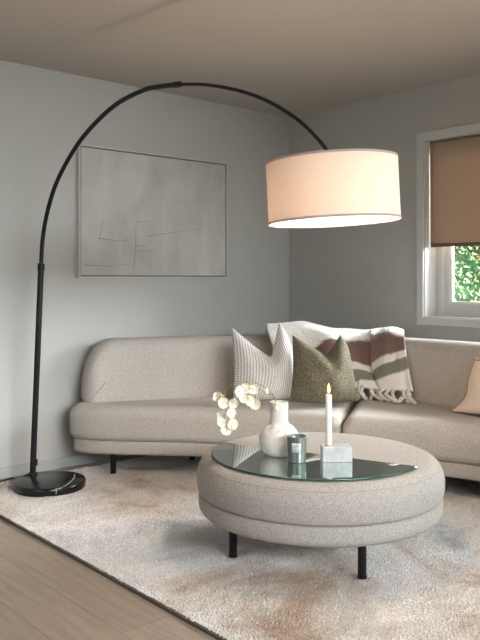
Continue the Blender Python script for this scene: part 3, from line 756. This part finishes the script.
# ------------------------------------------------------------------ picture on the left wall
def wallpt(px, y=YB):
    a = (px-CX)/F; d = y/(-a*CS + SN); return d*(a*SN + CS), d
PY = YB-.042
xa, da = wallpt(79.0, PY); xb, db = wallpt(227.6, PY)
zt = CAMH + (HZ-143.6)/F*da; zlo = CAMH + (HZ-278)/F*da
pc = thing('framed_picture', 'large pale abstract canvas in a thin floating frame on the wall', 'picture', ((xa+xb)/2, YB-.02, zlo))
fb = MB(); fw = .010
for lo, hi in (((xa, zlo), (xa+fw, zt)), ((xb-fw, zlo), (xb, zt)), ((xa+fw, zlo), (xb-fw, zlo+fw)), ((xa+fw, zt-fw), (xb-fw, zt))):
    fb.box((lo[0], PY, lo[1]), (hi[0], YB-.001, hi[1]))
fb.build('frame', M['frame'], pc, False)
MB().box((xa+fw, PY+.024, zlo+fw), (xb-fw, YB-.002, zt-fw)).build('shadow_gap', M['frameline'], pc, False)
g = .007
cv = MB().box((xa+fw+g, PY+.004, zlo+fw+g), (xb-fw-g, PY+.0235, zt-fw-g)).build('canvas', M['art'], pc, False)
sc = MB()
def wl(p):
    a = (p[0]-CX)/F; d = (PY+.0035)/(-a*CS+SN); return (d*(a*SN+CS), PY+.0036, CAMH+(HZ-p[1])/F*d)
for ln in ([(104, 218), (101, 232), (99.5, 239)], [(98, 238), (118, 241), (134, 239)], [(136, 222), (136, 240), (134, 268)], [(136, 222), (150, 221)], [(136, 246), (147, 246)], [(135, 251), (155, 251)], [(84, 265), (110, 266), (130, 264)], [(146, 236), (200, 229)]):
    sc.tube([wl(p) for p in ln], .0011, 5)
sc.build('scratched_lines', M['scratch'], cv)

# ------------------------------------------------------------------ arc floor lamp
BASE = W(-1.037, 4.135, 0); FOOT = np.array((-1.16, 4.25)); DIR = np.array((.72, -.68)); DIR /= np.linalg.norm(DIR)
keep_out.append((BASE.x, BASE.y, .19))
la = thing('arc_floor_lamp', 'tall black arc floor lamp with glowing drum shade and marble base', 'floor lamp', (BASE.x, BASE.y, .01))
bd = MB().lathe([(0, .010), (.188, .010), (.192, .014), (.1945, .022), (.1945, .047), (.191, .053), (.186, .055), (0, .055)], (BASE.x, BASE.y), 96, cap=False).build('base', M['marble'], la, angle=40)
# white vein running over the disc and down its rim
vpx = [(74.5, 474), (74.2, 477), (71, 481), (66, 485), (61, 488.5), (58.5, 491)]
def onplane(px, py, z): 
    d = (CAMH-z)*F/(py-HZ); return PZ(px, d, z)
vein = [onplane(x, y+.4, .0552) for x, y in vpx]
def edge_pt(p, z): 
    v = Vector((p.x-BASE.x, p.y-BASE.y, 0)); v = v.normalized()*.1947; return Vector((BASE.x+v.x, BASE.y+v.y, z))
vein = [p if (Vector((p.x-BASE.x, p.y-BASE.y))).length < .188 else edge_pt(p, .0525) for p in vein] + [edge_pt(vein[-1], .046), edge_pt(vein[-1], .024)]
vs = [Vector(v) for v in catmull(vein, 40)]
MB().tube([v + Vector((random.uniform(-.002, .002), random.uniform(-.002, .002), 0)) for v in vs], [.0012+.0012*random.random() for _ in vs], 5).build('vein', M['vein'], bd)
def arcpt(px, py):
    s = (px-CX)/F; t = (s*FOOT[1]-FOOT[0])/(DIR[0]-s*DIR[1]); c = FOOT + DIR*t
    return W(c[0], c[1], CAMH + (HZ-py)/F*c[1])
f0 = W(FOOT[0], FOOT[1], .05); j0 = arcpt(41, 268.5)
MB().tube([f0, f0*.5+j0*.5, j0], .0165, 20).build('pole', M['black'], la, angle=40)
mb = MB(); mb.tube([f0, f0+Vector((0, 0, .012))], .026, 24); mb.build('pole_collar', M['black'], la, angle=40)
up = (j0-f0).normalized()
mb = MB(); mb.tube([j0-up*.012, j0+up*.028], .0195, 20); mb.build('joint', M['black'], la, angle=40)
apx = [(41, 267), (42.6, 240), (47.5, 211.5), (57.3, 180.8), (75.5, 147.5), (95, 123.5), (117.5, 103.5), (144, 90.0), (160, 86.6), (177, 84.6)]
apts = [Vector(v) for v in catmull([arcpt(*p) for p in apx], 90)]
MB().tube(apts, .0115, 16).build('arm', M['black'], la)
jt = apts[-1]; jd = (apts[-1]-apts[-3]).normalized()
mb = MB(); mb.tube([jt-jd*.02, jt+jd*.022], .0135, 16); mb.build('joint', M['black'], la, angle=40)
bpx = [(177, 84.6), (200, 84.4), (225, 87.6), (250, 94), (275, 105), (300, 121.5), (315, 136), (327, 150.5), (331, 158.5)]
bpts = [Vector(v) for v in catmull([arcpt(*p) for p in bpx], 80)]
MB().tube(bpts, .0078, 14).build('arm', M['black'], la)
# drum shade, slightly tilted
SC = FOOT + DIR*((.1224*FOOT[1]-FOOT[0])/(DIR[0]-.1224*DIR[1])); SD = SC[1]
top = bpts[-1]
SR = 65.6*SD/F; SH = .230
ax = Vector((0, 0, 1)); right = Vector((SN, -CS, 0)); tow = Vector((-CS, -SN, 0))
ax = (ax - right*.048 - tow*.006).normalized()
Rm = Vector((0, 0, 1)).rotation_difference(ax).to_matrix()
cc = Vector((top.x, top.y, top.z)) 
def tilt(mb, c=cc): 
    mb.v = [tuple(c + Rm @ Vector(v)) for v in mb.v]; return mb
HT = -.008; HB = HT-SH
sh = tilt(MB().lathe([(SR, HB), (SR, HT)], seg=128, cap=False)).build('shade', M['shade'], la)
for z in (HT, HB):
    b = tilt(MB().lathe([(SR-.0015, z+(.0 if z > -.1 else .0)), (SR+.0016, z), (SR+.0016, z-.008 if z > -.1 else z+.009), (SR-.0015, z-.008 if z > -.1 else z+.009)], seg=128, closed=True, cap=False)).build('shade_trim', M['shadetrim'], sh, angle=40)
sp = MB()
for k in range(3):
    a = 2*math.pi*k/3+.4; sp.tube([(0, 0, HT-.006), (SR*.5*math.cos(a), SR*.5*math.sin(a), HT-.012), ((SR-.002)*math.cos(a), (SR-.002)*math.sin(a), HT-.004)], .0022, 8)
tilt(sp).build('spider_frame', M['black'], sh)
tilt(MB().lathe([(0, .004), (.016, .004), (.018, -.005), (.019, -.102), (0, -.102)], seg=24, cap=False)).build('lamp_socket', M['black'], la, angle=40)
tilt(MB().lathe([(0, -.168), (.015, -.164), (.023, -.148), (.022, -.130), (.014, -.112), (.012, -.100), (0, -.099)], seg=24, cap=False)).build('bulb', M['bulb'], la)
# cord along the floor to the left, and the foot switch on the pole
cd = [f0+Vector((.0, 0, .006)), onplane(27, 476.5, .05), onplane(21, 477.5, .035), onplane(12, 478.5, .012), onplane(3, 480.5, .012), onplane(-12, 484, .008), onplane(-40, 490, .006)]
cd[1] = f0 + (onplane(12, 478.5, .05)-f0)*.35 + Vector((0, 0, .004))
cd[2] = f0 + (onplane(12, 478.5, .05)-f0)*.75 + Vector((0, 0, -.012))
MB().tube([Vector(v) for v in catmull(cd, 60)], .0045, 8).build('cord', M['blackcord'], la)
sw = f0 + up*.055 + tow*.004 + right*.018
mb = MB(); mb.tube([sw, sw+up*.035], .009, 12); mb.build('switch', M['blackcord'], la, angle=40)
pile()
